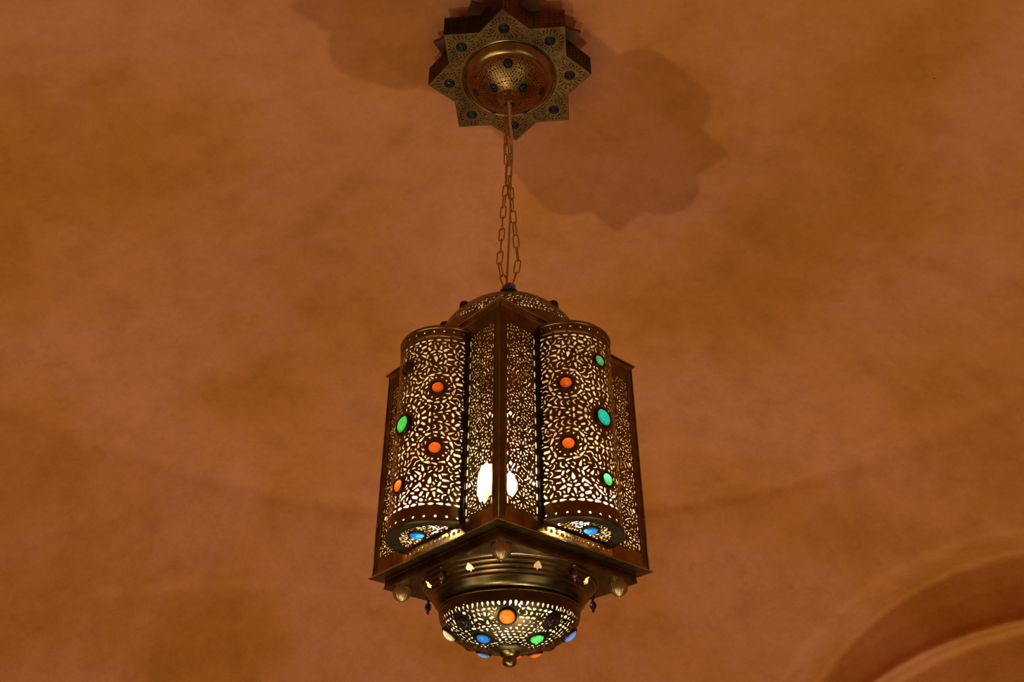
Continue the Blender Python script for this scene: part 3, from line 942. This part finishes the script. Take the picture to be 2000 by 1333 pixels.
# ---- dome on the roof
RD, ZD = 0.236, 1.466
DP = [(RD * sin(t) , ZD + RD * cos(t)) for t in [i * pi / 2 / 14 for i in range(15)]]
DP2 = [(r, z) for r, z in DP]
dm, DS, d_sr, d_n, dQ, dA = rev_map(DP2)
DOME_GEMS = []
for az, el, c, r in ((-91, 56, 'cobalt', 0.0225), (-90 - 51, 42, 'brown', 0.0150), (-90 + 51, 43, 'brown', 0.0150), (-90 - 69, 27, 'brown', 0.0150), (-90 + 70, 26, 'brown', 0.0140)):
    DOME_GEMS.append((az, RD * radians(90 - el), c, r))
def dreg(x, y, r):
    return True
dh, dv = disc_pattern(0.05, RD * radians(73), DOME_GEMS, 31, 1.0, 0.0135)
DOME = pierced('pierced_dome', circle(0, 0, DS - 1e-4, 96), dh, dm, SHEET, LAN, 0.014, 0.0012, True, 0)
for (az, s, c, r) in DOME_GEMS:
    a = radians(az) - PSI; el = pi / 2 - s / RD
    nr, nz = cos(el), sin(el)
    gem(c, (RD * nr * cos(a), RD * nr * sin(a), ZD + RD * nz), (nr * cos(a), nr * sin(a), nz), r, DOME, 0.95, 'cobalt blue glass knob' if c == 'cobalt' else 'dark amber glass knob', 1.15)
v, f = lathe([(0.040, 1.699), (0.036, 1.706), (0.020, 1.712), (0.012, 1.722), (0.010, 1.740), (0.014, 1.748), (0.010, 1.756), (0.004, 1.760)], 24, close_top=True)
TF = link_mesh('top_finial', v, f, BRASS, LAN, True, 40)
link_mesh('hanging_eye', *tube([(0.018 * cos(a), 0, 1.776 + 0.018 * sin(a)) for a in [2 * pi * i / 20 for i in range(20)]], 0.0026, 8, True), BRASS, TF, True)

# ---- frosted liner behind all the piercing (one shell following the plan)
def plan(off, zlist):
    pts = []
    rb = RB - off; bm = math.acos(max(-1, min(1, (-V0 - off) / rb)))
    for k in range(4):
        az = FACE_AZ[k]; rel = []
        h = HALF - off
        rel.append((-off, -h))
        n = 14
        for i in range(n + 1):
            b = -bm + 2 * bm * i / n; rel.append((V0 + rb * cos(b), rb * sin(b)))
        for v_, u in rel: pts.append((cos(az) * (A + v_) - sin(az) * u, sin(az) * (A + v_) + cos(az) * u))
    V = []; F = []
    for z in zlist: V += [(x, y, z) for x, y in pts]
    n = len(pts)
    for j in range(len(zlist) - 1):
        for i in range(n): F.append((j * n + i, j * n + (i + 1) % n, (j + 1) * n + (i + 1) % n, (j + 1) * n + i))
    return V, F, n, pts
V, F, n, pts = plan(0.012, [0.868, 1.15, 1.432])
LN = link_mesh('glass_liner', V, F, LINER, LAN)
LN['label'] = 'frosted cream glass glowing behind the pierced brass'
v, f = lathe([(max(0.002, r - 0.010), z + 0.011) for r, z in smooth_prof(BP, 2)], 40)
link_mesh('bowl_liner', v, f, LINER, LAN, True)
v, f = lathe([((RD - 0.012) * cos(t), 1.470 + (RD - 0.016) * sin(t)) for t in [i * pi / 2 / 10 for i in range(11)]], 40)
link_mesh('dome_liner', v, f, LINER, LAN, True)

# ---- bulbs on arms inside, and fill bulbs added in the bays
def bulb(name, x, y, z, r, up=1, m=None):
    q = Rm @ Vector((x, y, 0))
    prof = [(0.011, -r * 1.55), (0.0115, -r * 1.3), (r * .55, -r * .95), (r * .88, -r * .5), (r, 0), (r * .88, r * .5), (r * .5, r * .87), (r * .12, r)]
    v, f = lathe([(a, z + up * b) for a, b in prof], 18, True, True, q.x, q.y)
    if up > 0: pass
    o = link_mesh(name, v, f, m or BULB, LAN, True)
    sv, sf = lathe([(0.004, z - up * r * 2.6), (0.013, z - up * r * 2.5), (0.013, z - up * r * 1.56), (0.010, z - up * r * 1.52)], 14, True, True, q.x, q.y)
    link_mesh('bulb_socket', sv, sf, DARKB, o, True)
    return o
bulb('bulb', -0.012, -0.250, 0.985, 0.036)
bulb('bulb', 0.200, 0.04, 1.00, 0.030)
bulb('bulb', -0.200, 0.04, 1.00, 0.030)
bulb('bulb', -0.03, 0.20, 1.00, 0.030)
bulb('bulb', -0.022, -0.06, 1.27, 0.028)
for az in FACE_AZ:  # hidden emitters added to brighten the bay floors and the strips below
    bulb('bay_fill_bulb', (A + 0.078) * cos(az + PSI), (A + 0.078) * sin(az + PSI), 0.905, 0.012, 1, BAYFILL)
bulb('bulb', 0.0, 0.0, 0.765, 0.036, -1)
arms = [tube([(0, 0, 0.90), (0, 0, 1.15), (0, 0, 1.46)], 0.006, 8)]
for (x, y) in ((-0.012, -0.250), (0.2, 0.04), (-0.2, 0.04), (-0.03, 0.2)):
    q = Rm @ Vector((x, y, 0))
    arms.append(tube([(0, 0, 0.93), (q.x * .3, q.y * .3, 0.885), (q.x * .7, q.y * .7, 0.872), (q.x, q.y, 0.90)], 0.004, 8))
link_mesh('bulb_arms', *join(*arms), DARKB, LAN, True)

# ================================================================= THE CEILING ROSE
CAN = thing('ceiling_rose', 'eight pointed star shaped brass ceiling rose with dark glass jewels, against the dome crown', 'ceiling rose')
def star(R, ph, q=0.7654):
    out = []
    for k in range(8):
        a = ph + k * pi / 4; out.append((R * cos(a), R * sin(a)))
        b = a + pi / 8; out.append((R * q * cos(b), R * q * sin(b)))
    return out
PHI = -0.0798; RC_ = 0.3148; ZC = 2.7874
ST = star(RC_, PHI)
rng = random.Random(8)
def sreg(x, y, r):
    if hypot(x, y) < 0.188 + r: return False
    return inside(STI, x, y) and all(inside(STI, x + r * cos(t), y + r * sin(t)) for t in (0, 1.57, 3.14, 4.71))
STI = star(RC_ - 0.010, PHI)
SP = Pattern(sreg, None, 0.0017)
ROSE_G = []
for k in range(8):
    a = PHI + k * pi / 4; x, y = 0.232 * cos(a), 0.232 * sin(a)
    SP.put(None, [(x, y, 0.0235)]); ROSE_G.append((x, y, 'teal' if k in (4, 3, 5) else 'navy'))
    for rr, n, kd in ((0.029, 14, 'leaf'), (0.039, 18, 'dot'), (0.048, 20, 'tri')):
        for i in range(n):
            b = a + 2 * pi * i / n; SP.add(kd, x + rr * cos(b), y + rr * sin(b), b, 0.009, 0.0027)
fill(SP, rng, -0.32, 0.32, -0.32, 0.32, 7000, 0.85)
ROSEB = brass('rose_brass', (0.34, 0.195, 0.060), (0.20, 0.11, 0.038), 0.36)
FACEP = pierced('star_face', ST, SP.holes, lambda x, y: (x, y, ZC), ROSEB, CAN, None, 0.0015, False, 1, [circle(0, 0, 0.168, 48)])
for x, y, c in ROSE_G: gem(c, (x, y, ZC - 0.0008), (0, 0, -1), 0.0160, FACEP, 0.6, None, 1.3)
WALLM = [DARKB] * 16  # star walls darkened, shade put into their brass
for i in (12, 13): WALLM[i] = COPPER  # two walls toned redder, the light they catch painted in
# side walls of the star box, each a pierced strip
for i in range(16):
    p = Vector((*ST[i], 0)); q = Vector((*ST[(i + 1) % 16], 0)); L = (q - p).length; d = (q - p).normalized()
    hs = []
    P = Pattern(lambda x, y, r: 0.008 + r < x < L - 0.008 - r and 0.012 + r < y < 0.090 - r, None, 0.003)
    rr = random.Random(40 + i % 2)
    for a in range(int(L / 0.02)):
        for b in range(4): P.add(rr.choice(['leaf', 'tri', 'dot', 'dash']), 0.016 + a * 0.019, 0.022 + b * 0.0175, rr.uniform(0, 3), 0.009, 0.0026)
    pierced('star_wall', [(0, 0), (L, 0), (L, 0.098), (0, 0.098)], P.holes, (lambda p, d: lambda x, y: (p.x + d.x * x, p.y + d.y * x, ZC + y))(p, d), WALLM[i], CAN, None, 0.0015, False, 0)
link_mesh('star_back', [(x, y, ZC + 0.098) for x, y in ST], [tuple(range(16))], COPPER, CAN, solid=0.002)
# upper tier, turned half a point, reaching the plaster
ST2 = star(0.304, PHI + pi / 8)
V = [(x, y, 2.8875) for x, y in ST2] + [(x, y, 2.900) for x, y in ST2]
F = [(i, (i + 1) % 16, (i + 1) % 16 + 16, i + 16) for i in range(16)] + [tuple(range(15, -1, -1)), tuple(range(16, 32))]
link_mesh('upper_star', V, F, COPPER, CAN)
v, f = lathe([(0.13, 2.899), (0.13, 2.93), (0.10, 2.968)], 40)
link_mesh('ceiling_boss', v, f, COPPER, CAN, True, 40)
# dome hanging in the middle
cv, cf = lathe([(0.182, ZC + 0.001), (0.1825, ZC - 0.0025), (0.180, ZC - 0.0035), (0.1785, ZC - 0.001), (0.1765, ZC - 0.001), (0.176, ZC - 0.007), (0.171, ZC - 0.006), (0.168, ZC - 0.009), (0.160, ZC - 0.022), (0.148, ZC - 0.030), (0.1455, ZC - 0.0305)], 72)
link_mesh('spun_collar', cv, cf, BRASS, CAN, True, 40)
CD = [(0.0, 2.672), (0.018, 2.6735), (0.035, 2.678), (0.055, 2.6855), (0.080, 2.698), (0.103, 2.713), (0.122, 2.729), (0.136, 2.744), (0.1465, 2.7580)]
cm_, CS, c_sr, c_n, cQ, cA = rev_map(CD)
CG = [(-92, c_sr(0.122), 'navy', 0.0150), (172, c_sr(0.128), 'navy', 0.0140), (4, c_sr(0.124), 'navy', 0.0140), (-146, c_sr(0.070), 'navy', 0.0150), (-38, c_sr(0.066), 'navy', 0.0150), (118, c_sr(0.132), 'navy', 0.0140), (62, c_sr(0.132), 'navy', 0.0140)]
PS = PSI; 
ch, cvd = disc_pattern(0.045, CS - 0.008, [(a + math.degrees(PSI), s, c, r) for a, s, c, r in CG], 77, 0.72, 0.0125)
CDM = pierced('hanging_dome', circle(0, 0, CS - 1e-4, 72), ch, cm_, ROSEB, CAN, 0.012, 0.0012, True, -1)
for az, s, c, r in CG:
    a = radians(az); rr, z = along(cQ, cA, s); nr, nz = c_n(s)
    gem(c, (rr * cos(a), rr * sin(a), z), (nr * cos(a), nr * sin(a), nz), r, CDM, 0.6, None, 1.2)
nv, nf = lathe([(0.046, 2.684), (0.042, 2.674), (0.033, 2.668), (0.028, 2.660), (0.0245, 2.652), (0.026, 2.648), (0.0235, 2.642), (0.0165, 2.640), (0.0155, 2.634), (0.0170, 2.630), (0.0120, 2.628), (0.006, 2.627)], 32, close_top=True)
link_mesh('nozzle', nv, nf, BRASS, CAN, True, 40)
link_mesh('hook', *tube([(-0.004, -0.008, 2.640), (-0.008, -0.012, 2.610), (-0.010, -0.013, 2.590), (-0.006, -0.012, 2.572), (-0.001, -0.010, 2.574), (0.001, -0.008, 2.590), (-0.002, -0.006, 2.632)], 0.0024, 8), CHAINM, CAN, True)

# ================================================================= CHAINS AND CORD
def link_mesh_data(L=0.060, W=0.023, r=0.0024):
    pts = []
    hw = W / 2 - r; hl = L / 2 - W / 2
    for i in range(9): a = pi * i / 8; pts.append((hw * cos(a), 0, hl + hw * sin(a)))
    for i in range(9): a = pi + pi * i / 8; pts.append((hw * cos(a), 0, -hl + hw * sin(a)))
    v, f = tube(pts, r, 7, True)
    me = bpy.data.meshes.new('link'); me.from_pydata(v, [], f); me.update()
    for p in me.polygons: p.use_smooth = True
    me.materials.append(CHAINM); return me
LINK = link_mesh_data()
def chain(label, path, tw):
    t = thing('hanging_chain', label, 'chain', 'brass chains carrying the lantern')
    P = [Vector(p) for p in path]
    seg = [(P[i + 1] - P[i]).length for i in range(len(P) - 1)]; tot = sum(seg)
    n = int(round(tot / 0.0520)); pitch = tot / n
    def at(s):
        i = 0
        while i < len(seg) - 1 and s > seg[i]: s -= seg[i]; i += 1
        return P[i] + (P[i + 1] - P[i]) * (s / seg[i])
    rg = random.Random(tw)
    for k in range(n):
        a, b = at(k * pitch), at((k + 1) * pitch - 1e-6); c = (a + b) / 2; d = (b - a).normalized()
        o = bpy.data.objects.new('link', LINK); COL.objects.link(o); o.parent = t
        q = d.to_track_quat('Z', 'Y')
        from mathutils import Quaternion
        o.rotation_mode = 'QUATERNION'
        o.rotation_quaternion = q @ Quaternion((0, 0, 1), radians((8 if k % 2 == tw % 2 else 68) + rg.uniform(-14, 14)))
        o.location = c
    return t
chain('brass link chain on the left, bowing outward above the lantern dome',
      [(-0.008, 0.002, 1.778), (-0.031, 0.0, 1.845), (-0.033, 0, 1.88), (-0.027, 0, 1.97), (-0.021, 0, 2.11), (-0.011, 0.002, 2.25), (-0.010, 0.000, 2.40), (-0.016, -0.004, 2.52), (-0.008, -0.012, 2.580)], 1)
chain('brass link chain on the right, bowing outward above the lantern dome',
      [(0.008, -0.004, 1.778), (0.024, -0.008, 1.835), (0.029, -0.008, 1.875), (0.022, -0.010, 1.96), (0.011, -0.012, 2.10), (0.000, -0.014, 2.25), (-0.004, -0.016, 2.40), (-0.008, -0.018, 2.50), (-0.005, -0.013, 2.578)], 2)
CORD_PALE = brass('pale_cord_sheath', (0.62, 0.42, 0.26), (0.56, 0.36, 0.20), 0.6, 30, 0.0)
CORD_BR = brass('brown_cord_sheath', (0.40, 0.24, 0.10), (0.34, 0.20, 0.08), 0.6, 30, 0.0)
def spline(P, n=8):
    out = []
    for i in range(len(P) - 1):
        p0, p1, p2, p3 = [Vector(P[max(0, min(len(P) - 1, j))]) for j in (i - 1, i, i + 1, i + 2)]
        for k in range(n):
            t = k / n; out.append(tuple(0.5 * (2 * p1 + (p2 - p0) * t + (2 * p0 - 5 * p1 + 4 * p2 - p3) * t * t + (3 * p1 - p0 - 3 * p2 + p3) * t ** 3)))
    out.append(tuple(P[-1])); return out
cord = thing('power_cord', 'thin power cord between the chains, pale sleeve below the ceiling rose', 'cord', loc=(0, 0, 0))
o = link_mesh('sleeve', *tube(spline([(-0.002, -0.017, 2.640), (0.001, -0.020, 2.600), (0.003, -0.021, 2.52), (0.008, -0.021, 2.46), (0.009, -0.021, 2.405)]), 0.0052, 10), CORD_PALE, cord, True)
o['label'] = 'pale cream sleeve'
link_mesh('wire', *tube(spline([(0.009, -0.021, 2.41), (0.010, -0.020, 2.34), (0.004, -0.019, 2.22), (0.003, -0.014, 2.10), (-0.001, -0.008, 1.98), (-0.006, -0.002, 1.86), (-0.010, 0.004, 1.76), (-0.006, 0.004, 1.735)]), 0.0034, 8), CORD_BR, cord, True)
